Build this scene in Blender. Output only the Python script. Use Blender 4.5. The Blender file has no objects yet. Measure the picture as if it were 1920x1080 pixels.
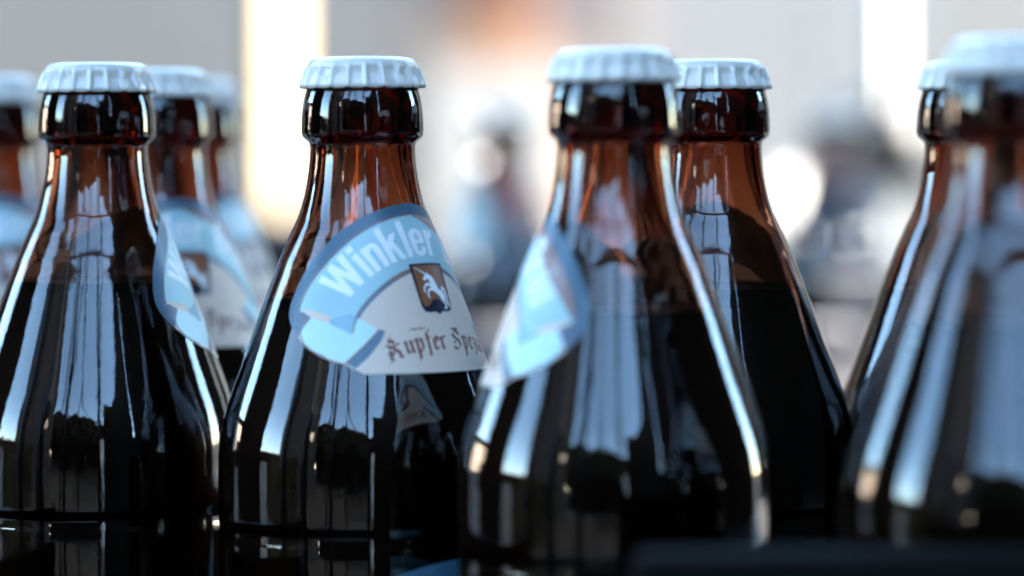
import bpy, bmesh, math, random
import numpy as np
from mathutils import Vector, Matrix
random.seed(7)
R = math.radians
sc = bpy.context.scene
C = sc.collection

# ------------------------------------------------------------------ camera, light, exposure
Z0 = 0.80                      # height of the crate floor the bottles stand on
HB = 0.232                     # bottle height with its cap
CAMZ = Z0 + HB - 0.025
F = 7.25                       # photograph pixels per mm at one metre
cam = bpy.data.cameras.new('camera'); co = bpy.data.objects.new('camera', cam); C.objects.link(co)
co.location = (0, 0, CAMZ); co.rotation_euler = (R(90 - 2.007), R(0.25), 0)
cam.sensor_width = 36; cam.lens = 7250 / 1920 * 36
cam.clip_start = 0.05; cam.clip_end = 4000
cam.dof.use_dof = True; cam.dof.focus_distance = 1.010; cam.dof.aperture_fstop = 5.3
sc.camera = co

SUN_EL, SUN_AZ = R(36), R(90.8)  # azimuth clockwise from +Y (the way the camera looks)
w = bpy.data.worlds.new('World'); sc.world = w; w.use_nodes = True
nt = w.node_tree; bg = nt.nodes['Background']
sky = nt.nodes.new('ShaderNodeTexSky'); sky.sky_type = 'NISHITA'; sky.sun_disc = False
sky.sun_elevation = SUN_EL; sky.sun_rotation = SUN_AZ; sky.air_density = 1.2; sky.dust_density = 0.1; sky.ozone_density = 3.0
hs = nt.nodes.new('ShaderNodeHueSaturation'); hs.inputs['Saturation'].default_value = 1.02; hs.inputs['Hue'].default_value = 0.493
nt.links.new(sky.outputs[0], hs.inputs['Color']); nt.links.new(hs.outputs[0], bg.inputs[0]); bg.inputs[1].default_value = 0.15
sl = bpy.data.lights.new('sun', 'SUN'); sl.energy = 4.6; sl.angle = R(0.5); sl.color = (1, 0.93, 0.82)
so = bpy.data.objects.new('sun', sl); C.objects.link(so)
sd = Vector((math.sin(SUN_AZ) * math.cos(SUN_EL), math.cos(SUN_AZ) * math.cos(SUN_EL), math.sin(SUN_EL)))
so.rotation_euler = (-sd).to_track_quat('-Z', 'Y').to_euler(); so.location = (3, 0, 6)
vs = sc.view_settings
vs.view_transform = 'Standard'; vs.look = 'None'; vs.exposure = 4.0; vs.gamma = 1; vs.use_curve_mapping = False
cy = sc.cycles
cy.use_denoising = True; cy.max_bounces = 14; cy.transmission_bounces = 12; cy.glossy_bounces = 6
cy.diffuse_bounces = 4; cy.transparent_max_bounces = 8; cy.sample_clamp_indirect = 8; cy.blur_glossy = 0.5

# ------------------------------------------------------------------ helpers
def mat(name, col, rough=0.5, metal=0.0, spec=0.5, coat=0.0, noise=0.0, nscale=40, bump=0.0, bscale=200, bstretch=(1, 1, 1), bdist=0.0005):
    m = bpy.data.materials.new(name); m.use_nodes = True
    t = m.node_tree; p = t.nodes['Principled BSDF']
    p.inputs['Base Color'].default_value = (*col, 1); p.inputs['Roughness'].default_value = rough
    p.inputs['Metallic'].default_value = metal; p.inputs['Specular IOR Level'].default_value = spec
    p.inputs['Coat Weight'].default_value = coat
    tc = t.nodes.new('ShaderNodeTexCoord')
    if noise:
        n = t.nodes.new('ShaderNodeTexNoise'); n.inputs['Scale'].default_value = nscale; n.inputs['Detail'].default_value = 6
        r = t.nodes.new('ShaderNodeMix'); r.data_type = 'RGBA'
        r.inputs[6].default_value = (*[c * (1 - noise) for c in col], 1); r.inputs[7].default_value = (*[min(1, c * (1 + noise)) for c in col], 1)
        t.links.new(tc.outputs['Object'], n.inputs['Vector']); t.links.new(n.outputs['Fac'], r.inputs[0]); t.links.new(r.outputs[2], p.inputs['Base Color'])
    if bump:
        mp = t.nodes.new('ShaderNodeMapping'); mp.inputs['Scale'].default_value = bstretch
        n = t.nodes.new('ShaderNodeTexNoise'); n.inputs['Scale'].default_value = bscale; n.inputs['Detail'].default_value = 3
        b = t.nodes.new('ShaderNodeBump'); b.inputs['Strength'].default_value = bump; b.inputs['Distance'].default_value = bdist
        t.links.new(tc.outputs['Object'], mp.inputs[0]); t.links.new(mp.outputs[0], n.inputs['Vector'])
        t.links.new(n.outputs['Fac'], b.inputs['Height']); t.links.new(b.outputs[0], p.inputs['Normal'])
    return m

def glass_mat():
    m = bpy.data.materials.new('brown_glass'); m.use_nodes = True; t = m.node_tree
    p = t.nodes['Principled BSDF']
    p.inputs['Base Color'].default_value = (1, 0.97, 0.94, 1); p.inputs['Transmission Weight'].default_value = 1
    p.inputs['Roughness'].default_value = 0.012; p.inputs['IOR'].default_value = 1.6
    v = t.nodes.new('ShaderNodeVolumeAbsorption')
    v.inputs['Color'].default_value = (0.57, 0.26, 0.04, 1); v.inputs['Density'].default_value = 720
    t.links.new(v.outputs[0], t.nodes['Material Output'].inputs['Volume'])
    tc = t.nodes.new('ShaderNodeTexCoord')
    rn = t.nodes.new('ShaderNodeTexNoise'); rn.inputs['Scale'].default_value = 90; rn.inputs['Detail'].default_value = 8
    rr_ = t.nodes.new('ShaderNodeMapRange'); rr_.inputs[1].default_value = 0.45; rr_.inputs[2].default_value = 0.8; rr_.inputs[3].default_value = 0.012; rr_.inputs[4].default_value = 0.07   # wiped, slightly dusty patches
    t.links.new(tc.outputs['Object'], rn.inputs['Vector']); t.links.new(rn.outputs['Fac'], rr_.inputs[0]); t.links.new(rr_.outputs[0], p.inputs['Roughness'])
    last = None
    for sc_, st, d in ((60, (1, 1, 0.12), 0.00022), (420, (1, 1, 0.6), 0.000018)):   # vertical draw marks and fine orange peel
        mp = t.nodes.new('ShaderNodeMapping'); mp.inputs['Scale'].default_value = st
        n = t.nodes.new('ShaderNodeTexNoise'); n.inputs['Scale'].default_value = sc_; n.inputs['Detail'].default_value = 2
        b = t.nodes.new('ShaderNodeBump'); b.inputs['Strength'].default_value = 1; b.inputs['Distance'].default_value = d
        t.links.new(tc.outputs['Object'], mp.inputs[0]); t.links.new(mp.outputs[0], n.inputs['Vector']); t.links.new(n.outputs['Fac'], b.inputs['Height'])
        if last: t.links.new(last.outputs[0], b.inputs['Normal'])
        last = b
    t.links.new(last.outputs[0], p.inputs['Normal'])
    return m

M = {
 'glass': glass_mat(),
 'beer': mat('dark_beer', (0.004, 0.0016, 0.0006), 0.3, spec=0.1),
 'cap': mat('white_cap_enamel', (0.84, 0.74, 0.63), 0.28, coat=0.3, noise=0.04, nscale=300, bump=0.25, bscale=700, bdist=0.0001),
 'liner': mat('cap_liner', (0.3, 0.3, 0.3), 0.6),
 'paper': mat('beige_label_paper', (0.80, 0.61, 0.48), 0.5, spec=0.3, noise=0.05, nscale=900, bump=0.8, bscale=200, bstretch=(0.3, 0.3, 4), bdist=0.0002),
 'sky_ink': mat('light_blue_ink', (0.37, 0.57, 0.58), 0.45, bump=0.4, bscale=260, bstretch=(0.25, 0.25, 5), bdist=0.0001, noise=0.06, nscale=200),
 'pale_ink': mat('pale_blue_ink', (0.56, 0.76, 0.75), 0.45, noise=0.05, nscale=200),
 'shade_ink': mat('mid_blue_ink', (0.30, 0.50, 0.55), 0.38, noise=0.1, nscale=250),
 'back_ink': mat('grey_blue_ink', (0.12, 0.15, 0.20), 0.38, noise=0.5, nscale=900),
 'blue_ink': mat('dark_blue_ink', (0.045, 0.115, 0.175), 0.35, noise=0.25, nscale=700),
 'navy_ink': mat('navy_ink', (0.008, 0.012, 0.03), 0.35),
 'copper_ink': mat('copper_ink', (0.30, 0.105, 0.05), 0.3, noise=0.35, nscale=120),
 'line_ink': mat('pinkish_copper_line_ink', (0.33, 0.19, 0.16), 0.3),
 'white_ink': mat('white_ink', (0.95, 0.92, 0.87), 0.4),
 'letter_ink': mat('red_brown_letter_ink', (0.27, 0.09, 0.055), 0.35),
 'crate_dark': mat('dark_grey_crate_plastic', (0.008, 0.0065, 0.0055), 0.75, spec=0.03, noise=0.3, nscale=60, bump=0.3, bscale=300),
 'crate_grey': mat('grey_crate_plastic', (0.20, 0.19, 0.19), 0.5, noise=0.2, nscale=40),
 'wood': mat('grey_table_boards', (0.07, 0.06, 0.055), 0.6, noise=0.4, nscale=20),
 'plaster': mat('pale_grey_plaster', (0.38, 0.28, 0.205), 0.8, noise=0.1, nscale=4),
 'plaster2': mat('light_plaster', (0.41, 0.32, 0.25), 0.8, noise=0.1, nscale=4),
 'terracotta': mat('terracotta', (0.36, 0.14, 0.065), 0.8, noise=0.2, nscale=10),
 'buff': mat('warm_buff_render', (0.26, 0.205, 0.165), 0.8, noise=0.1, nscale=6),
 'whitepaint': mat('white_paint', (0.8, 0.78, 0.74), 0.5),
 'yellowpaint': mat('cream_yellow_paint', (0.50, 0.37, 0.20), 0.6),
 'glowpaint': mat('background_glow_paint', (0.76, 0.58, 0.43), 0.6),
 'black': mat('black_rubber', (0.006, 0.006, 0.008), 0.5),
 'darksteel': mat('black_steel', (0.012, 0.012, 0.014), 0.45, metal=0.3),
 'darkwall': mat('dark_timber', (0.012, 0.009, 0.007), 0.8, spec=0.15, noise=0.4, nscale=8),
 'cream': mat('cream_render', (0.62, 0.50, 0.40), 0.85, noise=0.1, nscale=5),
 'asphalt': mat('asphalt', (0.015, 0.015, 0.015), 0.9, spec=0.1, noise=0.3, nscale=3),
 'leaf': mat('dark_foliage', (0.005, 0.007, 0.005), 0.8, spec=0.1, noise=0.5, nscale=8),
 'bark': mat('bark', (0.05, 0.035, 0.025), 0.9),
 'slate': mat('dark_slate', (0.006, 0.007, 0.009), 0.8, spec=0.1, noise=0.3, nscale=5),
 'pane': mat('window_pane', (0.004, 0.004, 0.005), 0.35, spec=0.2),
 'roofboard': mat('roof_boards', (0.035, 0.025, 0.02), 0.8, spec=0.15, noise=0.3, nscale=8),
}

for k_ in ('paper', 'sky_ink', 'pale_ink', 'blue_ink'):      # thin paper lets some light through
    t_ = M[k_].node_tree; p_ = t_.nodes['Principled BSDF']; o_ = t_.nodes['Material Output']
    tr = t_.nodes.new('ShaderNodeBsdfTranslucent'); tr.inputs[0].default_value = (0.2, 0.19, 0.17, 1) if k_ == 'paper' else (0.16, 0.155, 0.14, 1); mx = t_.nodes.new('ShaderNodeAddShader')
    t_.links.new(p_.outputs[0], mx.inputs[0]); t_.links.new(tr.outputs[0], mx.inputs[1]); t_.links.new(mx.outputs[0], o_.inputs['Surface'])

def obj(name, me, material=None, parent=None, smooth=False):
    if isinstance(me, bmesh.types.BMesh):
        bm = me; me = bpy.data.meshes.new(name); bm.to_mesh(me); bm.free()
    if material and not me.materials: me.materials.append(M[material])
    if smooth:
        for p in me.polygons: p.use_smooth = True
    o = bpy.data.objects.new(name, me); C.objects.link(o)
    if parent: o.parent = parent
    return o
def tag(o, label=None, cat=None, group=None, kind=None):
    if label: o['label'] = label
    if cat: o['category'] = cat
    if group: o['group'] = group
    if kind: o['kind'] = kind
    return o
def empty(name, loc, rz=0):
    o = bpy.data.objects.new(name, None); C.objects.link(o); o.location = loc; o.rotation_euler = (0, 0, rz)
    o.empty_display_size = 0.02
    return o
def box(bm, a, b, bev=0):
    a, b = Vector(a), Vector(b)
    vsn = bmesh.ops.create_cube(bm, size=1)['verts']
    c, d = (a + b) / 2, b - a
    for v in vsn: v.co = Vector((v.co.x * d.x, v.co.y * d.y, v.co.z * d.z)) + c
    if bev:
        es = list({e for v in vsn for e in v.link_edges})
        bmesh.ops.bevel(bm, geom=es, offset=bev, segments=2, affect='EDGES', profile=0.6)
def boxobj(name, a, b, m, parent=None, bev=0):
    bm = bmesh.new(); box(bm, a, b, bev); return obj(name, bm, m, parent)
def bar(bm, p, q, r, n=10):
    p, q = Vector(p), Vector(q); d = q - p
    vv = bmesh.ops.create_cone(bm, cap_ends=True, segments=n, radius1=r, radius2=r, depth=d.length)['verts']
    mtx = Matrix.Translation((p + q) / 2) @ d.to_track_quat('Z', 'Y').to_matrix().to_4x4()
    for v in vv: v.co = mtx @ v.co
def lathe(prof, n, mod=None, close=False):
    bm = bmesh.new(); rings = []
    for i, (r, z) in enumerate(prof):
        if r < 1e-6: rings.append([bm.verts.new((0, 0, z if mod is None else mod(i, r, z, 0)[1]))]); continue
        ring = []
        for k in range(n):
            a = 2 * math.pi * k / n
            rr, zz = (r, z) if mod is None else mod(i, r, z, a)
            ring.append(bm.verts.new((rr * math.cos(a), rr * math.sin(a), zz)))
        rings.append(ring)
    pairs = list(zip(rings[:-1], rings[1:]))
    if close: pairs.append((rings[-1], rings[0]))
    for A, B in pairs:
        for k in range(n):
            k2 = (k + 1) % n
            if len(A) == 1 and len(B) == 1: break
            if len(A) == 1: bm.faces.new((A[0], B[k2], B[k]))
            elif len(B) == 1: bm.faces.new((A[k], A[k2], B[0]))
            else: bm.faces.new((A[k], A[k2], B[k2], B[k]))
    bmesh.ops.recalc_face_normals(bm, faces=bm.faces)
    return bm

# ------------------------------------------------------------------ bottle profile (photo rows of the sharp bottle, then mm)
PX = [(125, 92), (150, 98), (163, 103), (175, 107), (190, 110.5), (210, 113), (232, 114), (246, 114.2), (255, 112), (260, 107), (265, 101.5), (270, 99),
      (282, 98.3), (298, 99.3), (315, 101.3), (340, 105), (370, 111.5), (400, 120.5), (420, 129), (440, 138.5), (480, 156), (500, 163.5), (540, 179), (600, 201),
      (660, 223), (698, 237), (740, 252), (765, 260), (790, 266.5), (820, 272), (850, 275), (890, 276), (958, 276), (970, 275.6), (980, 274.2), (988, 273.8), (1000, 274.6), (1016, 275.7),
      (1100, 276), (1500, 276), (1700, 276), (1740, 273), (1765, 262), (1780, 240)]
PR = [((y - 105) / 7250, r / 7250) for y, r in PX]          # (depth under the cap top, radius) in metres
DD = np.array([p[0] for p in PR]); RR = np.array([p[1] for p in PR])
def catmull(pts, sub):
    out = []
    for i in range(len(pts) - 1):
        p0 = pts[max(i - 1, 0)]; p1 = pts[i]; p2 = pts[i + 1]; p3 = pts[min(i + 2, len(pts) - 1)]
        for k in range(sub):
            t = k / sub
            out.append(tuple(0.5 * ((2 * p1[j]) + (-p0[j] + p2[j]) * t + (2 * p0[j] - 5 * p1[j] + 4 * p2[j] - p3[j]) * t * t + (-p0[j] + 3 * p1[j] - 3 * p2[j] + p3[j]) * t ** 3) for j in (0, 1)))
    out.append(tuple(pts[-1])); return out
FINE = catmull(PR, 3)
FD = np.array([p[0] for p in FINE]); FR = np.array([p[1] for p in FINE])
def rad(d): return float(np.interp(d, FD, FR))

def bottle_body():
    outer = [(r, HB - d) for d, r in FINE]
    base = [(0.030, 0.0006), (0.022, 0.0), (0.015, 0.003), (0.0, 0.005)]
    inner = []
    for d, r in FINE:
        wl = 0.0029 + 0.0006 * math.sin(d * 90)
        if d < 0.0212: ri = 0.0094
        else: ri = max(0.0086, r - wl)
        if HB - d > 0.006: inner.append((ri, HB - d))
    # smooth the inside so the collar stays a thick ring
    for _ in range(2):
        inner = [inner[0]] + [((inner[i - 1][0] + inner[i][0] * 2 + inner[i + 1][0]) / 4, inner[i][1]) for i in range(1, len(inner) - 1)] + [inner[-1]]
    prof = [(0.0, 0.008), (0.02, 0.0075)] + inner[::-1] + [(0.0105, HB - 0.0016), (0.0118, HB - 0.0014)] + outer + base
    def mod(i, r, z, a):
        k = 1 + 0.0012 * math.sin(3 * a + z * 40) + 0.0008 * math.sin(5 * a - z * 70 + 1)
        return (r * k, z)
    bm = lathe(prof, 128, mod)
    bmesh.ops.recalc_face_normals(bm, faces=bm.faces)
    return bm
def beer_body(level):
    prof = [(0.0, HB - level)]
    r0 = rad(level) - 0.0014
    prof += [(r0 - 0.0022, HB - level), (r0 - 0.0006, HB - level + 0.0003), (r0, HB - level + 0.0010)]
    for d, r in FINE:
        if d > level and HB - d > 0.008: prof.append((r - 0.0014, HB - d))
    prof += [(0.0, 0.006)]
    return lathe(prof, 64)
def cap_body():
    top = [(0, 0.0), (0.006, -0.00005), (0.0105, -0.0002), (0.0124, -0.0005), (0.0134, -0.0011), (0.0141, -0.0020), (0.0146, -0.0030), (0.0150, -0.0042), (0.0154, -0.0056), (0.0158, -0.0070), (0.0161, -0.0080)]
    n_t = len(top)
    inner = [(r - 0.00035, z) for r, z in top[::-1] if r > 0.013]
    inner += [(0.0122, -0.0012), (0.0, -0.0010)]
    prof = top + inner
    def mod(i, r, z, a):
        f = min(1, max(0, (-z - 0.0020) / 0.0014))
        c = math.cos(21 * a)
        ridge = (0.5 + 0.5 * c) ** 5
        rr = r + f * (-0.00036 + 0.00074 * ridge)
        zz = z
        if z < -0.0075: zz = z - 0.0003 * (1 - ridge)
        dent = f * max(0, 1 - abs(-z - 0.0042) / 0.0016) * 0.0010 * (1 - ridge)
        return (rr - dent, zz + HB)
    return lathe(prof, 252, mod)

# ------------------------------------------------------------------ shoulder label: flat artwork (mm, apex of the cone at 0,0) wrapped on the cone
SINA, COSA, AP = 0.365, 0.931, (90 - 105) / 7.25
def wrap(X, Y, off):
    L = math.hypot(X, Y); th = math.atan2(X, -Y); phi = th / SINA
    d = (AP + L * COSA) / 1000
    r = rad(d) + off * 0.931
    a = -math.pi / 2 + phi                       # phi = 0 faces -Y
    return Vector((r * math.cos(a), r * math.sin(a), HB - d + off * 0.365))
def wrap_body(X, Y, off):                        # lower label: X mm round, Y mm under the cap top
    d = -Y / 1000; r = rad(d) + off; a = -math.pi / 2 + X / 1000 / 0.038
    return Vector((r * math.cos(a), r * math.sin(a), HB - d))
def art(polys, off, f=wrap, seg=1.3):
    bm = bmesh.new()
    for poly in polys:
        q = [p for i, p in enumerate(poly) if (Vector(p) - Vector(poly[i - 1])).length > 1e-4]
        vv = [bm.verts.new((x, y, 0)) for x, y in q]
        try: bm.faces.new(vv)
        except ValueError: pass
    bmesh.ops.triangulate(bm, faces=bm.faces)
    for _ in range(7):
        es = [e for e in bm.edges if e.calc_length() > seg]
        if not es: break
        bmesh.ops.subdivide_edges(bm, edges=es, cuts=1)
        bmesh.ops.triangulate(bm, faces=bm.faces)
    bmesh.ops.recalc_face_normals(bm, faces=bm.faces)
    for fc in bm.faces:
        if fc.normal.z < 0: fc.normal_flip()
    for v in bm.verts: v.co = f(v.co.x, v.co.y, off)
    return bm
def spl(pts, sub=6): return catmull(pts, sub)
def mirror(pts): return [(-x, y) for x, y in pts]

OUT_L = [(0, -42.8), (-6, -43.4), (-11.2, -44.2), (-16.2, -45.2), (-21.6, -47), (-27.2, -49.8), (-32.3, -53), (-36.2, -56.6), (-38.9, -60.2), (-39.6, -64), (-38.6, -68.8), (-36.7, -73.4), (-33.3, -77.6), (-29.2, -80.8)]
BOT = [(88.6 * math.sin(R(t)), -88.6 * math.cos(R(t))) for t in np.linspace(-16.5, 16.5, 23)]
left = spl(OUT_L, 5)
OUTLINE = left[::-1]                              # bottom-left up to the top
OUTLINE = OUTLINE + mirror(left)[1:] + [p for p in BOT[::-1]]
BAND_OUT = spl([(0, -46.2), (-7.1, -46.9), (-14.4, -48.6), (-19.9, -50.7), (-25.5, -53.5), (-30.6, -56.6), (-34.2, -59.8), (-35.9, -62.0)], 5)
BAND_IN = spl([(0, -60.1), (-5.3, -60.4), (-9.7, -61.6), (-14.4, -63.7), (-18.9, -66.4), (-22.7, -69.6), (-24.7, -73.6)], 5)
def band(sgn=1):
    b = BAND_OUT + [(-32.5, -63.9), (-29.3, -66.8)] + [(-26.8, -70)] + BAND_IN[::-1]
    return b if sgn == 1 else mirror(b)
def offset_strip(curve, d0, d1):
    a, b = [], []
    for i, p in enumerate(curve):
        q = Vector(curve[min(i + 1, len(curve) - 1)]) - Vector(curve[max(i - 1, 0)]); n = Vector((-q.y, q.x)).normalized()
        a.append((p[0] + n.x * d0, p[1] + n.y * d0)); b.append((p[0] + n.x * d1, p[1] + n.y * d1))
    return [[a[i], a[i + 1], b[i + 1], b[i]] for i in range(len(a) - 1)]
def both(polys): return polys + [mirror(p) for p in polys]

# broad-nib strokes for the blackletter line: units of x-height
def nib(strokes, x, y, s, n=(0.125, 0.085)):
    out = []
    nv = Vector(n) * s
    for st in strokes:
        pts = [Vector((x + px * s, y + py * s)) for px, py in st]
        for p, q in zip(pts[:-1], pts[1:]):
            d = q - p
            if d.length < 1e-5: continue
            if abs(d.x * nv.y - d.y * nv.x) < 0.02 * s * s:
                e = Vector((-nv.y, nv.x)).normalized() * 0.035 * s
                out.append([tuple(p - nv - e), tuple(q + nv - e), tuple(q + nv + e), tuple(p - nv + e)] if d.dot(nv) > 0 else [tuple(q - nv - e), tuple(p + nv - e), tuple(p + nv + e), tuple(q - nv + e)])
            else:
                out.append([tuple(p - nv), tuple(p + nv), tuple(q + nv), tuple(q - nv)])
    return out
GL = {
 'K': (1.30, [[(0.1, 0.05), (0.25, -0.35), (0.0, -0.4)], [(0.0, 0.95), (0.35, 1.15), (0.7, 1.0)], [(0.12, 0.9), (0.35, 0.62), (0.12, 0.42), (0.42, 0.12), (0.3, 0.0)], [(0.45, 1.5), (0.25, 1.25), (0.6, 1.2)], [(0.55, 0.9), (0.55, 0.3)], [(0.55, 0.55), (0.8, 0.9), (1.0, 0.82)], [(0.6, 0.5), (0.9, 0.2), (0.9, -0.1), (1.1, -0.2)], [(0.0, 0.2), (0.25, 0.15)]]),
 'u': (0.86, [[(0.08, 0.95), (0.18, 0.8), (0.18, 0.15), (0.32, 0.02)], [(0.32, 0.02), (0.58, 0.2)], [(0.5, 0.95), (0.6, 0.8), (0.6, 0.1), (0.75, 0.0)]]),
 'p': (0.86, [[(0.0, 0.85), (0.15, 1.05), (0.2, 0.8), (0.2, -0.5), (0.1, -0.6)], [(0.2, 0.85), (0.5, 0.98), (0.6, 0.8), (0.6, 0.2), (0.45, 0.02), (0.22, 0.12)]]),
 'f': (0.60, [[(0.55, 1.5), (0.4, 1.55), (0.25, 1.35), (0.25, 0.1), (0.2, -0.45)], [(0.05, 0.95), (0.5, 0.95)]]),
 'e': (0.66, [[(0.45, 0.62), (0.5, 0.85), (0.32, 1.0), (0.15, 0.82), (0.15, 0.2), (0.32, 0.02), (0.52, 0.15)], [(0.2, 0.52), (0.45, 0.62)]]),
 'r': (0.66, [[(0.05, 0.92), (0.2, 0.8), (0.2, 0.12), (0.34, 0.0)], [(0.25, 0.82), (0.4, 0.98), (0.58, 0.88)]]),
 'S': (1.15, [[(0.9, 1.05), (0.75, 1.3), (0.4, 1.4), (0.15, 1.1), (0.4, 0.8), (0.75, 0.6), (0.85, 0.3), (0.6, 0.02), (0.25, -0.05), (0.05, 0.15)], [(0.1, 1.5), (0.5, 1.55), (0.85, 1.45)], [(0.1, 0.5), (0.35, 0.45)]]),
 'z': (0.66, [[(0.1, 0.95), (0.5, 0.92), (0.25, 0.55), (0.5, 0.45), (0.5, 0.0), (0.25, -0.35), (0.1, -0.25)]]),
 'i': (0.44, [[(0.08, 0.95), (0.2, 0.8), (0.2, 0.15), (0.34, 0.0)], [(0.15, 1.35), (0.25, 1.3)]]),
 'a': (0.78, [[(0.15, 0.9), (0.4, 0.98), (0.52, 0.8), (0.52, 0.12), (0.68, 0.0)], [(0.52, 0.6), (0.2, 0.5), (0.15, 0.2), (0.28, 0.03), (0.5, 0.18)]]),
 'l': (0.44, [[(0.1, 1.45), (0.2, 1.35), (0.2, 0.12), (0.35, 0.0)]]),
 ' ': (0.62, []),
}
def blackletter(s, x, y, size):
    out = []
    for ch in s:
        wd, st = GL[ch]
        out += nib(st, x, y, size); x += wd * size
    return out, x
def limb(pts):
    """tapered limb: (x, y, half-width) -> quads and round joints"""
    out = []
    for (x0, y0, a), (x1, y1, b) in zip(pts[:-1], pts[1:]):
        d = Vector((x1 - x0, y1 - y0)); n = Vector((-d.y, d.x)).normalized()
        out.append([(x0 + n.x * a, y0 + n.y * a), (x0 - n.x * a, y0 - n.y * a), (x1 - n.x * b, y1 - n.y * b), (x1 + n.x * b, y1 + n.y * b)])
    for x0, y0, a in pts: out.append([(x0 + a * math.cos(t), y0 + a * math.sin(t)) for t in np.linspace(0, 2 * math.pi, 9)[:-1]])
    return out

LAB = []            # (name, mesh, material)
def union_mesh(polys, off, h=0.085):
    """union of overlapping shapes as one connected sheet"""
    P = [np.array(p) for p in polys]
    allp = np.concatenate(P); x0, y0 = allp.min(0) - h; x1, y1 = allp.max(0) + h
    gx = np.arange(x0, x1, h); gy = np.arange(y0, y1, h); GX, GY = np.meshgrid(gx + h / 2, gy + h / 2, indexing='ij')
    ins = np.zeros(GX.shape, bool)
    for p in P:
        c = np.zeros(GX.shape, bool)
        for k in range(len(p)):
            (xa, ya), (xb, yb) = p[k - 1], p[k]
            if abs(yb - ya) < 1e-9: continue
            cond = ((ya > GY) != (yb > GY)) & (GX < (xb - xa) * (GY - ya) / (yb - ya) + xa)
            c ^= cond
        ins |= c
    bm = bmesh.new(); vd = {}
    def V(i, j):
        if (i, j) not in vd: vd[i, j] = bm.verts.new(wrap(gx[0] + i * h, gy[0] + j * h, off))
        return vd[i, j]
    for i, j in zip(*np.nonzero(ins)): bm.faces.new((V(i, j), V(i + 1, j), V(i + 1, j + 1), V(i, j + 1)))
    for _ in range(2): bmesh.ops.smooth_vert(bm, verts=bm.verts, factor=0.5, use_axis_x=True, use_axis_y=True, use_axis_z=True)
    return bm
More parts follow.
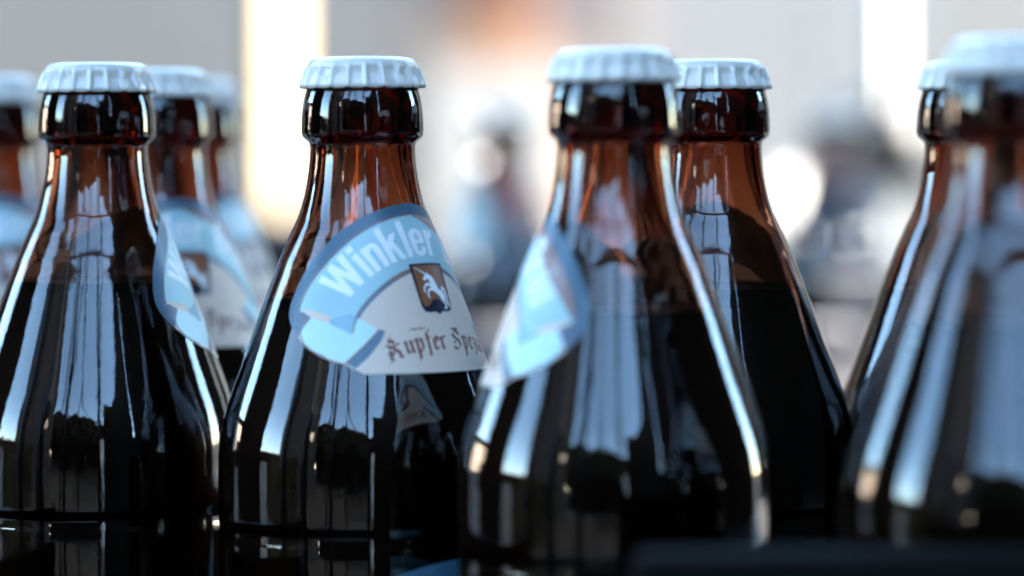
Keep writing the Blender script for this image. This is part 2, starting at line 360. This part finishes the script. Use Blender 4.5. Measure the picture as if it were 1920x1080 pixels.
def build_label_meshes():
    me = lambda bm: (lambda m_: (bm.to_mesh(m_), bm.free(), m_)[2])(bpy.data.meshes.new('label_print'))
    def each_side(name, poly, off, m):
        LAB.append((name, me(art([poly], off)), m)); LAB.append((name, me(art([mirror(poly)], off)), m))
    E_ = 0.00012
    LAB.append(('shoulder_label', me(art([OUTLINE], E_)), 'paper'))
    s1 = E_ + 0.00003
    edge = spl([p for p in OUT_L[:11]], 5)
    bo = BAND_OUT + [(-35.6, -63.5), (-34.9, -65.5)]
    each_side('blue_border', edge + bo[::-1], s1, 'blue_ink')
    q = offset_strip(BAND_IN, -0.1, 1.25)
    inn = [p[0] for p in q] + [q[-1][1]] + [q[-1][2]] + [p[3] for p in q[::-1]]
    each_side('inner_border', inn, s1, 'blue_ink')
    each_side('ribbon_stripe', [(-18.0, -74.6), (-16.6, -75.4), (-18.6, -77.9), (-22.6, -80.9), (-26.6, -82.9), (-28.6, -80.9), (-23.5, -78.2), (-20.2, -76.2)], s1, 'blue_ink')
    s2 = s1 + 0.00003
    bandall = BAND_OUT[::-1] + mirror(BAND_OUT)[1:] + [(32.5, -63.9), (29.3, -66.8), (26.8, -70)] + mirror(BAND_IN)[::-1] + BAND_IN[1:] + [(-26.8, -70), (-29.3, -66.8), (-32.5, -63.9)]
    LAB.append(('banner', me(art([bandall], s2)), 'sky_ink'))
    tail = [(-34.4, -65.0), (-37.6, -68.2), (-37.4, -71.5), (-35.6, -74.6), (-33.0, -77.3), (-28.9, -80.6), (-23.5, -77.8), (-18.4, -74.6), (-22.2, -70.2), (-24.9, -74.0), (-29.4, -69.2)]
    each_side('ribbon_end', tail, s2, 'pale_ink')
    s3 = s2 + 0.00003
    each_side('ribbon_fold', [(-25.0, -74.0), (-22.7, -70.0), (-23.4, -68.6), (-25.6, -70.8), (-29.4, -68.2), (-29.2, -69.5)], s3, 'shade_ink')
    each_side('ribbon_back', [(-38.6, -62.5), (-35.2, -63.0), (-33.6, -65.6), (-36.8, -67.4), (-38.6, -66.2)], s3, 'back_ink')
    for crv, a_, b_ in ((BAND_OUT, 0.0, -0.45), (BAND_IN, 0.0, 0.38), ([(-34.9, -64.8), (-37.9, -68.4), (-37.6, -71.7), (-35.8, -74.8), (-33.2, -77.6)], 0, 0.4), ([(-28.8, -80.7), (-23.3, -77.9), (-18.2, -74.7)], 0, -0.35)):
        q = offset_strip(crv, a_, b_)
        each_side('fine_line', [p[0] for p in q] + [q[-1][1]] + [q[-1][2]] + [p[3] for p in q[::-1]], s3, 'line_ink')
    T = 0.175
    def rc(x0, y0, x1, y1): return [(x0, y0), (x1, y0), (x1, y1), (x0, y1)]
    def ring(cx, cy, rx, ry, t, a0=0, a1=360, k=20):
        A = [R(a0 + (a1 - a0) * q / k) for q in range(k + 1)]
        return [[(cx + rx * math.cos(a), cy + ry * math.sin(a)), (cx + rx * math.cos(b), cy + ry * math.sin(b)), (cx + (rx - t) * math.cos(b), cy + (ry - t * 0.72) * math.sin(b)), (cx + (rx - t) * math.cos(a), cy + (ry - t * 0.72) * math.sin(a))] for a, b in zip(A[:-1], A[1:])]
    X = 0.74
    CL = {
     'W': (0.86, [[(0, 1), (0.19, 1), (0.30, 0), (0.13, 0)], [(0.13, 0), (0.30, 0), (0.52, 1), (0.36, 1)], [(0.36, 1), (0.52, 1), (0.72, 0), (0.55, 0)], [(0.55, 0), (0.72, 0), (0.86, 1), (0.68, 1)]]),
     'i': (T, [rc(0, 0, T, X)]), 'dot': (T, [rc(0, 0.83, T, 1.0)]),
     'n': (0.47, [rc(0, 0, T, X), rc(0.47 - T, 0, 0.47, 0.58)] + ring(0.27, 0.56, 0.20, 0.19, T, 0, 180) + [rc(0.1, 0.56, 0.2, 0.68)]),
     'k': (0.50, [rc(0, 0, T, 1), [(0.15, 0.28), (0.15, 0.52), (0.30, X), (0.49, X)], [(0.17, 0.47), (0.33, 0.52), (0.52, 0), (0.33, 0)]]),
     'l': (T, [rc(0, 0, T, 1)]),
     'e': (0.47, [rc(0, 0.2, T, 0.55), rc(0.47 - T, 0.36, 0.47, 0.55), rc(0.1, 0.34, 0.47, 0.43), rc(0.47 - T, 0.18, 0.47, 0.25)] + ring(0.235, 0.55, 0.235, 0.20, T, 0, 180) + ring(0.235, 0.19, 0.235, 0.20, T, 180, 360)),
     'r': (0.34, [rc(0, 0, T, X), [(T, 0.45), (T, 0.66), (0.27, X + 0.01), (0.34, X + 0.01), (0.34, 0.55), (0.26, 0.55)]]),
     'B': (0.52, [rc(0, 0, T, 1), rc(0.1, 0.86, 0.33, 1), rc(0.1, 0.45, 0.33, 0.59), rc(0.1, 0, 0.33, 0.14), rc(0.52 - T, 0.66, 0.50, 0.80), rc(0.52 - T, 0.20, 0.52, 0.38)] + ring(0.31, 0.79, 0.19, 0.21, T, 0, 90) + ring(0.31, 0.67, 0.19, 0.2, T, 270, 360) + ring(0.32, 0.37, 0.20, 0.21, T, 0, 90) + ring(0.32, 0.21, 0.20, 0.21, T, 270, 360)),
     'a': (0.47, [rc(0.47 - T, 0, 0.47, 0.56), rc(0, 0.14, T, 0.30), rc(0.1, 0.33, 0.35, 0.44), rc(0.1, 0, 0.32, 0.12), rc(0, 0.5, T, 0.58)] + ring(0.235, 0.55, 0.235, 0.20, T, 0, 180) + ring(0.18, 0.3, 0.18, 0.14, T, 90, 180) + ring(0.18, 0.15, 0.18, 0.15, T, 180, 270)),
     'u': (0.47, [rc(0.47 - T, 0, 0.47, X), rc(0, 0.17, T, X)] + ring(0.20, 0.19, 0.20, 0.19, T, 180, 360)),
    }
    RB, HC, YC = 38.6, 9.9, -95.8
    def word_(seq, a0, a1):
        tot = sum(CL[c][0] for c in seq if c not in ('dot', 'dots')) + 0.075 * (len([c for c in seq if c not in ('dot', 'dots')]) - 1)
        x = 0.0; last = 0
        for c in seq:
            if c == 'dot': polys, xx = CL['dot'][1], last
            elif c == 'dots': polys, xx = None, last
            else: polys, xx = CL[c][1], x; last = x; x += CL[c][0] + 0.075
            def pl(p, xx=xx):
                a = R(a0 + (a1 - a0) * (p[0] + xx) / tot); rr = RB + HC * p[1]
                return (rr * math.sin(a), YC + rr * math.cos(a))
            if c == 'dots':
                for q in (0.02, 0.28): LAB.append(('letter_dot', me(art([[pl(p) for p in rc(q, 0.83, q + 0.16, 0.98)]], s3)), 'white_ink'))
            elif c == 'dot': LAB.append(('letter_dot', me(art([[pl(p) for p in polys[0]]], s3)), 'white_ink'))
            else: LAB.append(('letter', me(union_mesh([[pl(p) for p in q] for q in polys], s3, 0.09)), 'white_ink'))
    word_(['W', 'i', 'dot', 'n', 'k', 'l', 'e', 'r'], -37.0, 8.0)
    word_(['B', 'r', 'a', 'dots', 'u'], 14.0, 37.0)
    cx, cy_ = 0.3, -66.1
    sh = [(-5.7, 6.8), (5.7, 6.8), (5.5, 0), (5.3, -4.6), (4.6, -6.1), (3.0, -6.4), (1.2, -6.3), (0, -7.1), (-1.2, -6.3), (-3.0, -6.4), (-4.6, -6.1), (-5.3, -4.6), (-5.5, 0)]
    LAB.append(('shield', me(art([[(cx + x, cy_ + y) for x, y in sh]], s3 + 0.00003)), 'navy_ink'))
    fld = [(-5.0, 6.2), (5.0, 6.2), (4.9, 0), (4.7, -4.2), (3.6, -4.6), (2.4, -4.2), (1.2, -3.2), (0, -2.9), (-1.2, -3.2), (-2.2, -4.2), (-3.2, -4.8), (-4.4, -4.9), (-4.8, -3)]
    LAB.append(('shield_field', me(art([[(cx + x, cy_ + y) for x, y in fld]], s3 + 0.00006)), 'copper_ink'))
    u = []
    u += limb([(-4.3, 5.7, 0.12), (-1.4, 3.8, 0.24)])                                  # horn
    u += limb([(-2.3, 2.5, 0.42), (-1.2, 3.3, 0.62), (-0.5, 3.0, 0.7), (0.1, 1.6, 0.85), (0.2, 0.2, 1.05)])   # muzzle, head, neck, chest
    u += limb([(-0.8, 3.9, 0.14), (-0.6, 4.5, 0.12)])                                  # ear
    u += limb([(0.2, 0.2, 1.05), (1.2, -0.8, 0.85), (2.4, -1.8, 0.95)])                # barrel and rump
    u += limb([(-0.2, 0.5, 0.5), (-1.9, 1.2, 0.36), (-3.0, 0.2, 0.26), (-3.1, -0.9, 0.24)])    # raised foreleg
    u += limb([(0.0, -0.4, 0.45), (-1.6, -0.3, 0.32), (-2.3, -1.4, 0.26), (-2.1, -2.4, 0.26)])  # other foreleg
    u += limb([(2.3, -1.9, 0.8), (2.3, -3.2, 0.42), (3.2, -4.3, 0.28), (3.0, -5.4, 0.3), (2.4, -5.5, 0.22)])
    u += limb([(2.7, -1.6, 0.7), (3.5, -3.0, 0.36), (4.3, -4.0, 0.24), (4.4, -5.0, 0.26)])
    u += limb([(2.9, -1.0, 0.2), (3.3, 0.2, 0.34), (3.9, -0.4, 0.36), (4.2, -2.0, 0.28), (4.6, -3.0, 0.12)])   # tail
    u += limb([(0.1, 3.3, 0.2), (0.8, 2.2, 0.22), (1.1, 1.2, 0.2), (1.5, 0.4, 0.12)])   # mane
    LAB.append(('unicorn', me(union_mesh([[(cx + x, cy_ + y) for x, y in p] for p in u], s3 + 0.00010)), 'white_ink'))
    x = -17.6
    for ch in 'Kupfer Spezial':
        wd, st = GL[ch]
        if st: LAB.append(('letter', me(union_mesh(nib(st, x, -82.4, 3.45), s1, 0.09)), 'letter_ink'))
        x += wd * 3.6
    LAB.append(('flourish', me(union_mesh(nib([[(0, 0), (0.3, 0.15), (0.6, 0), (0.9, 0.12), (1.2, 0.0), (1.5, 0.16)]], -10.4, -76.6, 3.2, (0.06, 0.05)), s1, 0.09)), 'letter_ink'))
    print('blackletter ends at', x)
    # lower body label, only its rounded upper left corner rises into the picture
    bodyout = [(-46, -200), (-46, -158)] + [(46 * -math.cos(t) * 1.0, -158 + 31 * math.sin(t)) for t in np.linspace(0.02, math.pi - 0.02, 40)] + [(46, -158), (46, -200)]
    bodyin = [(x * 0.93, -160 + (y + 158) * 0.9 if y > -200 else -197) for x, y in bodyout]
    LAB.append(('body_label', me(art([bodyout], 0.00012, wrap_body, 3)), 'blue_ink'))
    LAB.append(('label_field', me(art([bodyin], 0.00016, wrap_body, 3)), 'sky_ink'))
build_label_meshes()
for n_, m_, mm in LAB:
    m_.name = n_; m_.materials.clear(); m_.materials.append(M[mm])
    for p in m_.polygons: p.use_smooth = True

GLASS = bpy.data.meshes.new('bottle_body'); b_ = bottle_body(); b_.to_mesh(GLASS); b_.free()
CAP = bpy.data.meshes.new('crown_cap'); b_ = cap_body(); b_.to_mesh(CAP); b_.free()
GLASS.materials.append(M['glass']); CAP.materials.append(M['cap'])
for m_ in (GLASS, CAP):
    for p in m_.polygons: p.use_smooth = True
BEER = {}
def beer_mesh(level):
    if level not in BEER:
        m_ = bpy.data.meshes.new('beer'); b = beer_body(level); b.to_mesh(m_); b.free(); m_.materials.append(M['beer'])
        for p in m_.polygons: p.use_smooth = True
        BEER[level] = m_
    return BEER[level]

def bottle(px, s, axis, level, label, group, z=None, capspin=None, fine=True):
    """px: photo column of the bottle axis, s: photo pixels per mm there, axis: where the label faces (degrees, 0 = camera, + = right)"""
    d = F / s; x = (px - 960) / s / 1000
    o = empty('beer_bottle', (x, d, Z0 if z is None else z), R(axis) - math.atan2(x, d) * 0)
    tag(o, label, 'beer bottle', group)
    o.rotation_euler.x = R(random.uniform(-0.12, 0.12)); o.rotation_euler.y = R(random.uniform(-0.12, 0.12))
    g = obj('glass_body', GLASS, None, o); obj('beer', beer_mesh(level), None, o)
    cp = obj('crown_cap', CAP, None, o); cp.rotation_euler.z = random.random() * 6 if capspin is None else capspin
    parent = None
    for n_, m_, mm in LAB:
        if not fine and n_ in ('letter', 'letter_dot', 'fine_line', 'flourish', 'unicorn', 'ribbon_fold', 'ribbon_back', 'ribbon_stripe', 'inner_border', 'shield_field', 'label_field'): continue
        if n_ in ('shoulder_label', 'body_label'):
            parent = obj(n_, m_, None, o)
        else: obj(n_, m_, None, parent)
    return o
G1 = 'brown beer bottles in the dark crate'
bottle(683, 7.25, 47, 0.0630, 'sharpest brown beer bottle, left of centre, its unicorn label turned to the right', G1, capspin=0.10)
bottle(181, 6.90, 131, 0.0604, 'fairly sharp brown beer bottle at the left, its label a strip on the right', G1, capspin=0.02)
bottle(1151, 7.82, -105, 0.0635, 'blurred brown beer bottle right of centre with its blue label wrapping the left flank', G1)
bottle(1331, 6.95, 176, 0.0626, 'brown beer bottle showing no label, half behind the blurred one right of centre', G1)
bottle(1898, 8.5, 178, 0.0632, 'nearest and largest brown beer bottle, cut off by the right edge of the picture', G1)
bottle(1824, 6.8, 174, 0.0640, 'brown beer bottle just behind and left of the largest one at the right edge', G1)
bottle(296, 6.4, 27, 0.0622, 'brown beer bottle with a blurred unicorn label, directly behind the left bottle', G1)
bottle(362, 5.6, 62, 0.0622, 'faint brown beer bottle, third back in the left row, only its blue label flank showing', G1)
bottle(-14, 5.9, 22, 0.0615, 'blurred brown beer bottle cut off by the left edge of the picture', G1)

# ------------------------------------------------------------------ crates
def crate(name, x0, x1, y0, y1, zb, h, m, label, group, notch=None, front_from=None):
    o = empty(name, ((x0 + x1) / 2, (y0 + y1) / 2, zb)); tag(o, label, 'crate', group)
    cx, cyy = (x0 + x1) / 2, (y0 + y1) / 2
    X0, X1, Y0, Y1 = x0 - cx, x1 - cx, y0 - cyy, y1 - cyy; t = 0.007
    boxobj('crate_floor', (X0, Y0, 0), (X1, Y1, 0.014), m, o, 0.001)
    if front_from is None:
        boxobj('front_wall', (X0, Y0 - t, 0), (X1, Y0, h), m, o, 0.002)
        boxobj('rim', (X0 - t, Y0 - t - 0.004, h), (X1 + t, Y0 + 0.001, h + 0.009), m, o, 0.003)
    else:
        fx = front_from - cx
        boxobj('front_wall', (X0, Y0 - t, 0), (fx, Y0, 0.07), m, o, 0.002)
        boxobj('corner_wall', (fx, Y0 - t, 0), (X1, Y0, h), m, o, 0.002)
        boxobj('rim', (fx, Y0 - t - 0.006, h), (X1 + t, Y0 + 0.001, h + 0.012), m, o, 0.0045)
    boxobj('back_wall', (X0, Y1, 0), (X1, Y1 + t, h * 0.8), m, o, 0.002)
    boxobj('side_wall', (X0 - t, Y0, 0), (X0 - 0.0005, Y1, h * 0.8), m, o, 0.002)
    boxobj('side_wall', (X1 + 0.0005, Y0, 0), (X1 + t, Y1, h * 0.8), m, o, 0.002)
    return o
crate('bottle_crate', -0.250, 0.230, 0.792, 1.36, Z0 - 0.0145, 0.1285, 'crate_dark', 'dark grey plastic crate holding the large bottles, its raised rim blurred along the lower right', None, front_from=0.0238)

def X_(px, d): return (px - 960) / 7250 * d
# far crates with their own bottles
G2 = 'out of focus bottles in the far crates'
crate('far_crate', -0.34, 0.16, 1.90, 2.32, Z0 - 0.0145, 0.128, 'crate_grey', 'grey plastic crate far behind, seen in the gap right of the sharp bottle', 'grey far crates')
crate('far_crate', 0.17, 0.60, 2.05, 2.50, Z0 - 0.0145, 0.1480, 'crate_grey', 'grey plastic crate far behind, seen in the gap left of the right edge bottles', 'grey far crates')
bottle(938, 3.50, -92, 0.0622, 'far blurred bottle in the gap right of the sharp bottle, label on its left', G2, fine=False)
bottle(1566, 3.22, 170, 0.0622, 'far blurred bottle in the gap left of the right edge bottles', G2, fine=False)
dk = empty('black_box', (X_(525, 2.2), 2.2, Z0)); tag(dk, 'blurred black box in front of the sunlit stand-in post, left of the sharp bottle', 'box')
boxobj('box_body', (-0.085, -0.08, -0.0145), (0.085, 0.12, CAMZ - (432 - 286) / 7250 * 2.2 - Z0), 'black', dk, 0.004)
boxobj('box_lid', (-0.089, -0.084, CAMZ - (432 - 286) / 7250 * 2.2 - Z0 + 0.0005), (0.089, 0.124, CAMZ - (420 - 286) / 7250 * 2.2 - Z0), 'darksteel', dk, 0.002)

# two added strings of glowing beads, standing in for glints the lens spreads
glowm = bpy.data.materials.new('added_glow'); glowm.use_nodes = True
bp = glowm.node_tree.nodes['Principled BSDF']; bp.inputs['Emission Color'].default_value = (1, 0.93, 0.86, 1); bp.inputs['Emission Strength'].default_value = 0.55
bp.inputs['Base Color'].default_value = (0.8, 0.8, 0.8, 1); M['glow_bead'] = glowm
def glow_string(label, pts, d, far):
    P = [((px - 960) / 7250 * d, 0, CAMZ - (py - 286) / 7250 * d) for px, py, r in pts]
    o = empty('glow_string', (0, d, 0)); tag(o, label, 'light string', 'added glowing beads between the far crates')
    b = bmesh.new(); W = [(P[0][0] - 0.004, 0, 2.6)] + [(x + 0.002, 0.004, z) for x, y, z in P] + [(P[-1][0] + far, 0, 0.80)]
    for p_, q_ in zip(W[:-1], W[1:]): bar(b, p_, q_, 0.0004, 6)
    obj('wire', b, 'black', o)
    for (x, y, z), (px, py, r) in zip(P, pts):
        b = bmesh.new(); bmesh.ops.create_uvsphere(b, u_segments=12, v_segments=8, radius=r); 
        for v in b.verts: v.co += Vector((x, y, z))
        obj('glow_bead', b, 'glow_bead', o, True)
glow_string('added string of glowing beads blurred to pale discs right of the sharp bottle', [(905, 226, 0.0017), (901, 303, 0.0023), (880, 488, 0.0013)], 1.98, 0.0)
glow_string('added string of glowing beads blurred to faint discs left of the right edge bottles', [(1510, 442, 0.0011), (1592, 448, 0.0013), (1622, 440, 0.0012)], 2.15, 0.03)

# trestle table under everything
tb = empty('long_table', (0.1, 1.7, 0)); tag(tb, 'long dark wooden table under the crates', 'table')
for k in range(8):
    boxobj('table_board', (-1.3, -1.0 + k * 0.25, 0.745), (1.3, -1.0 + k * 0.25 + 0.242, 0.785), 'wood', tb, 0.003)
for sx in (-1.2, 1.2):
    for sy in (-0.9, 0.85): boxobj('leg', (sx - 0.03, sy - 0.03, 0), (sx + 0.03, sy + 0.03, 0.745), 'wood', tb)

# ------------------------------------------------------------------ the yard in front (background of the picture)
bm = bmesh.new(); bmesh.ops.create_grid(bm, x_segments=4, y_segments=4, size=400)
tag(obj('ground', bm, 'asphalt'), kind='structure')
def X6(px, d=6.0): return (px - 960) / 7250 * d
wl = empty('back_wall', (0, 6.1, 0)); tag(wl, 'pale grey plastered wall closing the yard behind the bottles', 'wall')
def wp(name, a, b, y0, y1, m, z0=0.0, z1=3.2): return boxobj(name, (X6(a), y0 - 6.1, z0), (X6(b), y1 - 6.1, z1), m, wl)
boxobj('wall_panel', (-5, 0, 0), (X6(640), 0.2, 3.2), 'plaster', wl)
boxobj('wall_panel', (X6(640), 0, 0), (X6(1150), 0.2, 3.2), 'plaster', wl)
boxobj('wall_panel', (X6(1150), 0, 0), (X6(1760), 0.2, 3.2), 'plaster2', wl)
boxobj('wall_panel', (X6(1760), 0, 0), (5, 0.2, 3.2), 'plaster', wl)
wp('pilaster', 1020, 1175, 6.085, 6.0995, 'buff')
wp('terracotta_tile', 870, 985, 6.05, 6.0995, 'terracotta', CAMZ + 0.185, CAMZ + 0.5)
def post(px, d, wpx, z0, z1, m, name, label, cat):
    x = (px - 960) / 7250 * d; wmm = wpx / 7250 * d
    o = empty(name, (x, d, 0)); tag(o, label, cat)
    b = bmesh.new(); bar(b, (0, 0, z0), (0, 0, z1), wmm / 2, 24 if wmm < 0.018 else 4); obj('pipe', b, m, o, wmm < 0.018)
    return o
def zrow(y, d): return CAMZ - (y - 286) / 7250 * d
boxobj('glow_panel', (X6(800), -0.06, 0), (X6(1060), -0.0005, CAMZ + (286 - 130) / 7250 * 6), 'glowpaint', wl)  # pale panel added for the bright glow low on the wall
p = post(520, 5.2, 64, zrow(385, 5.2), 2.6, 'yellowpaint', 'bright_gap_post', 'thick cream post standing in for a bright sunlit gap, left of the sharp bottle', 'post')  # post added in place of a bright gap between walls
boxobj('plinth', (-0.06, -0.06, 0), (0.06, 0.06, zrow(385, 5.2)), 'crate_grey', p)
p = post(1664, 3.2, 34, 0, 2.6, 'whitepaint', 'bright_slit_pipe', 'thin white pipe standing in for a sunlit slit, left of the right edge bottles', 'pipe')  # pipe added in place of a bright slit to the outdoors
b = bmesh.new(); bar(b, (0, -0.0, zrow(352, 3.2)), (0, -0.0, zrow(196, 3.2)), 0.040, 20); obj('dark_break', b, 'black', p, True)  # black sleeve added to interrupt the bright line
post(1468, 3.4, 44, 0, zrow(330, 3.4), 'whitepaint', 'bright_blur_post', 'short white post added for the bright blur beside the bottle that shows no label', 'bollard')  # white post added and shaped to give an overexposed blur

# ------------------------------------------------------------------ what the glass reflects: canopy, dark hall, houses, trees
cn = empty('canopy', (0, 0, 0)); tag(cn, 'open timber canopy added over the table for shade, seen mirrored in the glass', 'canopy')
RZ = 3.1
for k in range(4, 16): boxobj('roof_board', (-1.5, -1.0 + k * 0.2, RZ), (2.2, -1.0 + k * 0.2 + 0.195, RZ + 0.03), 'roofboard', cn)  # unseen roof added to keep skylight off the caps
for x in (-1.45, -0.6, 0.3, 1.2): boxobj('rafter', (x, -1.05, RZ - 0.12), (x + 0.06, 2.15, RZ - 0.001), 'roofboard', cn)
for x, y in ((-0.95, -1.0), (0.10, -1.0)): boxobj('post', (x - 0.04, y - 0.04, 0), (x + 0.04, y + 0.04, RZ - 0.13), 'darksteel', cn)
for x, y, h_ in ((-0.50, -1.0, 0.014), (-1.40, -0.35, 0.075), (-1.40, 0.30, 0.07), (-1.10, -1.0, 0.02)): boxobj('post', (x - h_, y - h_, 0), (x + h_, y + h_, RZ - 0.24), 'darksteel', cn)  # extra posts added to split the broad sky reflections
boxobj('beam', (-1.5, -1.04, RZ - 0.23), (2.2, -0.96, RZ - 0.125), 'darksteel', cn)
boxobj('rail', (-0.905, -1.02, 1.28), (0.055, -0.98, 1.33), 'darksteel', cn)
b = bmesh.new(); bar(b, (0.10, -1.0, 2.4), (0.45, -1.0, 2.87), 0.02); bar(b, (-0.95, -1.0, 2.4), (-0.5, -1.0, 2.87), 0.02); obj('brace', b, 'darksteel', cn)

hall = empty('dark_hall', (1.5, 0, 0)); tag(hall, 'dark timber hall wall to the right, mirrored in the glass', 'building')
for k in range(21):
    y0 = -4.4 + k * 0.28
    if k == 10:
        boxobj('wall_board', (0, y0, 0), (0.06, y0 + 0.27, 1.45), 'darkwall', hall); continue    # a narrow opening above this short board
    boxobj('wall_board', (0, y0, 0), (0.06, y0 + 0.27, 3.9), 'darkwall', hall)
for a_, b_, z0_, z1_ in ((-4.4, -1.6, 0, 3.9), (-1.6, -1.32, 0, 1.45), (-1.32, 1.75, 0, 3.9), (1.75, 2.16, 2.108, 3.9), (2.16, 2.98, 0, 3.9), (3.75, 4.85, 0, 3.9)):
    boxobj('sun_block_wall', (0.062, a_, z0_), (0.12, b_ - 0.0005, z1_), 'darkwall', hall)      # added to block stray sun; an opening at 1.75-2.16 lets a low beam of sun through
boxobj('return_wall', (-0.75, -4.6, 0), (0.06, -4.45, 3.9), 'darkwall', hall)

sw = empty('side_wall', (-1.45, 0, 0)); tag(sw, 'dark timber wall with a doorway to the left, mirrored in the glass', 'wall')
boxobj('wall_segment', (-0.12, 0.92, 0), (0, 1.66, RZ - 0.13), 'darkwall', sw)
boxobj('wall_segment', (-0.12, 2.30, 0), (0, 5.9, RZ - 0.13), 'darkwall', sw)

lw = empty('cream_house', (-4.2, 4.6, 0)); tag(lw, 'cream rendered low house front to the left, mirrored in the glass', 'house')
boxobj('wall', (-2.5, -2.2, 0), (0, 3.0, 1.75), 'cream', lw)
boxobj('roof_edge', (-2.5, -2.3, 1.752), (0.12, 3.1, 1.80), 'slate', lw)
for y in (-1.6, 1.2): boxobj('window', (0.001, y, 0.7), (0.02, y + 0.5, 1.3), 'pane', lw)
gw = empty('cream_garden_wall', (-4.2, 0.55, 0)); tag(gw, 'low cream garden wall to the left, mirrored low in the glass', 'wall')
boxobj('wall', (-0.2, -0.28, 0), (0, 0.5, 1.02), 'cream', gw)
boxobj('coping', (-0.24, -0.30, 1.022), (0.04, 0.52, 1.05), 'slate', gw)
hd = empty('dark_hedge', (-7.4, -0.6, 0)); tag(hd, 'clipped dark hedge to the left, mirrored low in the glass', 'hedge')
rng = np.random.default_rng(5); n = 9000
c = np.stack([rng.uniform(-0.5, 0.5, n), rng.uniform(-4.2, 4.0, n), rng.uniform(0, 1.55, n)], 1); a = rng.normal(size=(n, 3)) * 0.09; b2 = rng.normal(size=(n, 3)) * 0.09
V = np.concatenate([c - a, c + b2, c + a, c - b2]); me_ = bpy.data.meshes.new('hedge_foliage'); me_.from_pydata(V.tolist(), [], [(i, i + n, i + 2 * n, i + 3 * n) for i in range(n)])
tag(obj('hedge_foliage', me_, 'leaf', hd), kind='stuff'); boxobj('hedge_core', (-0.35, -4.1, 0), (0.35, 3.9, 1.4), 'leaf', hd)
sh = empty('glint_shed', (1.55, -9.5, 0)); tag(sh, 'small white sunlit shed added behind the camera for a bright glint in the glass', 'shed')  # unseen, added to put a small glint in the bottles
boxobj('wall', (-0.5, -0.5, 0), (0.5, 0.5, 2.6), 'whitepaint', sh); boxobj('roof', (-0.6, -0.6, 2.602), (0.6, 0.6, 2.7), 'slate', sh)
b = bmesh.new(); pts = [(-0.60, -1.0, 3.0), (-0.50, -1.0, 2.4), (-0.42, -1.0, 2.0), (-0.30, -1.0, 1.8), (-0.10, -1.0, 1.66), (0.08, -1.0, 1.6)]
for p_, q_ in zip(pts[:-1], pts[1:]): bar(b, p_, q_, 0.012, 8)
obj('cable', b, 'black', cn)

def house(x, y, wx, wy, h, rise, label, rz=0, storeys=2.6):
    o = empty('town_house', (x, y, 0), rz); tag(o, label, 'house', 'houses mirrored in the glass')
    boxobj('wall', (-wx, -wy, 0), (wx, wy, h), 'slate', o)
    bm = bmesh.new(); v = [bm.verts.new(c) for c in ((-wx - .3, -wy - .3, h + .002), (wx + .3, -wy - .3, h + .002), (wx + .3, wy + .3, h + .002), (-wx - .3, wy + .3, h + .002), (-wx - .3, 0, h + rise), (wx + .3, 0, h + rise))]
    for f in ((0, 1, 5, 4), (2, 3, 4, 5), (0, 4, 3), (1, 2, 5), (3, 2, 1, 0)): bm.faces.new([v[i] for i in f])
    obj('roof', bm, 'slate', o)
    n = max(3, int(wx * 1.1))
    for k in range(n):
        for j in range(int(h // storeys)):
            xx = -wx + (k + 0.5) * 2 * wx / n
            boxobj('window', (xx - 0.25, wy, 1 + j * storeys), (xx + 0.25, wy + 0.02, 1.8 + j * storeys), 'cream' if (k * 3 + j * 5) % 11 == 0 else 'pane', o)
    return o
house(-9.6, -6.6, 2.9, 2, 9.6, 1.2, 'tall slate coloured town house behind the camera, mirrored left in the glass', R(-52))
house(-6.2, -16, 4.2, 2, 5.2, 1.5, 'low slate coloured town house behind the camera, mirrored in the middle of the glass', R(-12))
house(2.6, -16, 4.0, 2, 4.6, 1.2, 'slate coloured town house behind the camera at the right, mirrored in the glass', R(4))
def tree(x, y, h, r, label):
    o = empty('round_tree', (x, y, 0)); tag(o, label, 'tree', 'trees mirrored in the glass')
    b = bmesh.new(); bmesh.ops.create_cone(b, cap_ends=True, segments=10, radius1=0.22, radius2=0.1, depth=h * 0.6)
    for v in b.verts: v.co.z += h * 0.3
    obj('trunk', b, 'bark', o)
    rng = np.random.default_rng(int(abs(x * 10) + 3)); n = 6200
    d = rng.normal(size=(n, 3)); d /= np.linalg.norm(d, axis=1)[:, None]
    rr = r * (0.55 + 0.5 * rng.random(n) ** 0.5) * (1 + 0.18 * np.sin(d[:, 0] * 5 + 1) * np.cos(d[:, 2] * 6))
    c = d * rr[:, None]; c[:, 2] = c[:, 2] * 0.9 + h - r * 0.9
    a = rng.normal(size=(n, 3)) * 0.18; b2 = rng.normal(size=(n, 3)) * 0.18
    V = np.concatenate([c - a, c + b2, c + a, c - b2]); Fc = [(i, i + n, i + 2 * n, i + 3 * n) for i in range(n)]
    me = bpy.data.meshes.new('crown'); me.from_pydata(V.tolist(), [], Fc); tag(obj('crown', me, 'leaf', o), kind='stuff')
tree(-7.2, -11.5, 6.6, 2.9, 'round dark tree behind the camera beside the tall house')
tree(-3.6, -12.5, 6.2, 2.7, 'round dark tree behind the camera in front of the low house')
tree(-0.6, -13, 5.4, 2.5, 'round dark tree straight behind the camera')
tree(2.6, -13.5, 5.0, 2.3, 'round dark tree behind the camera at the right, by the hall')
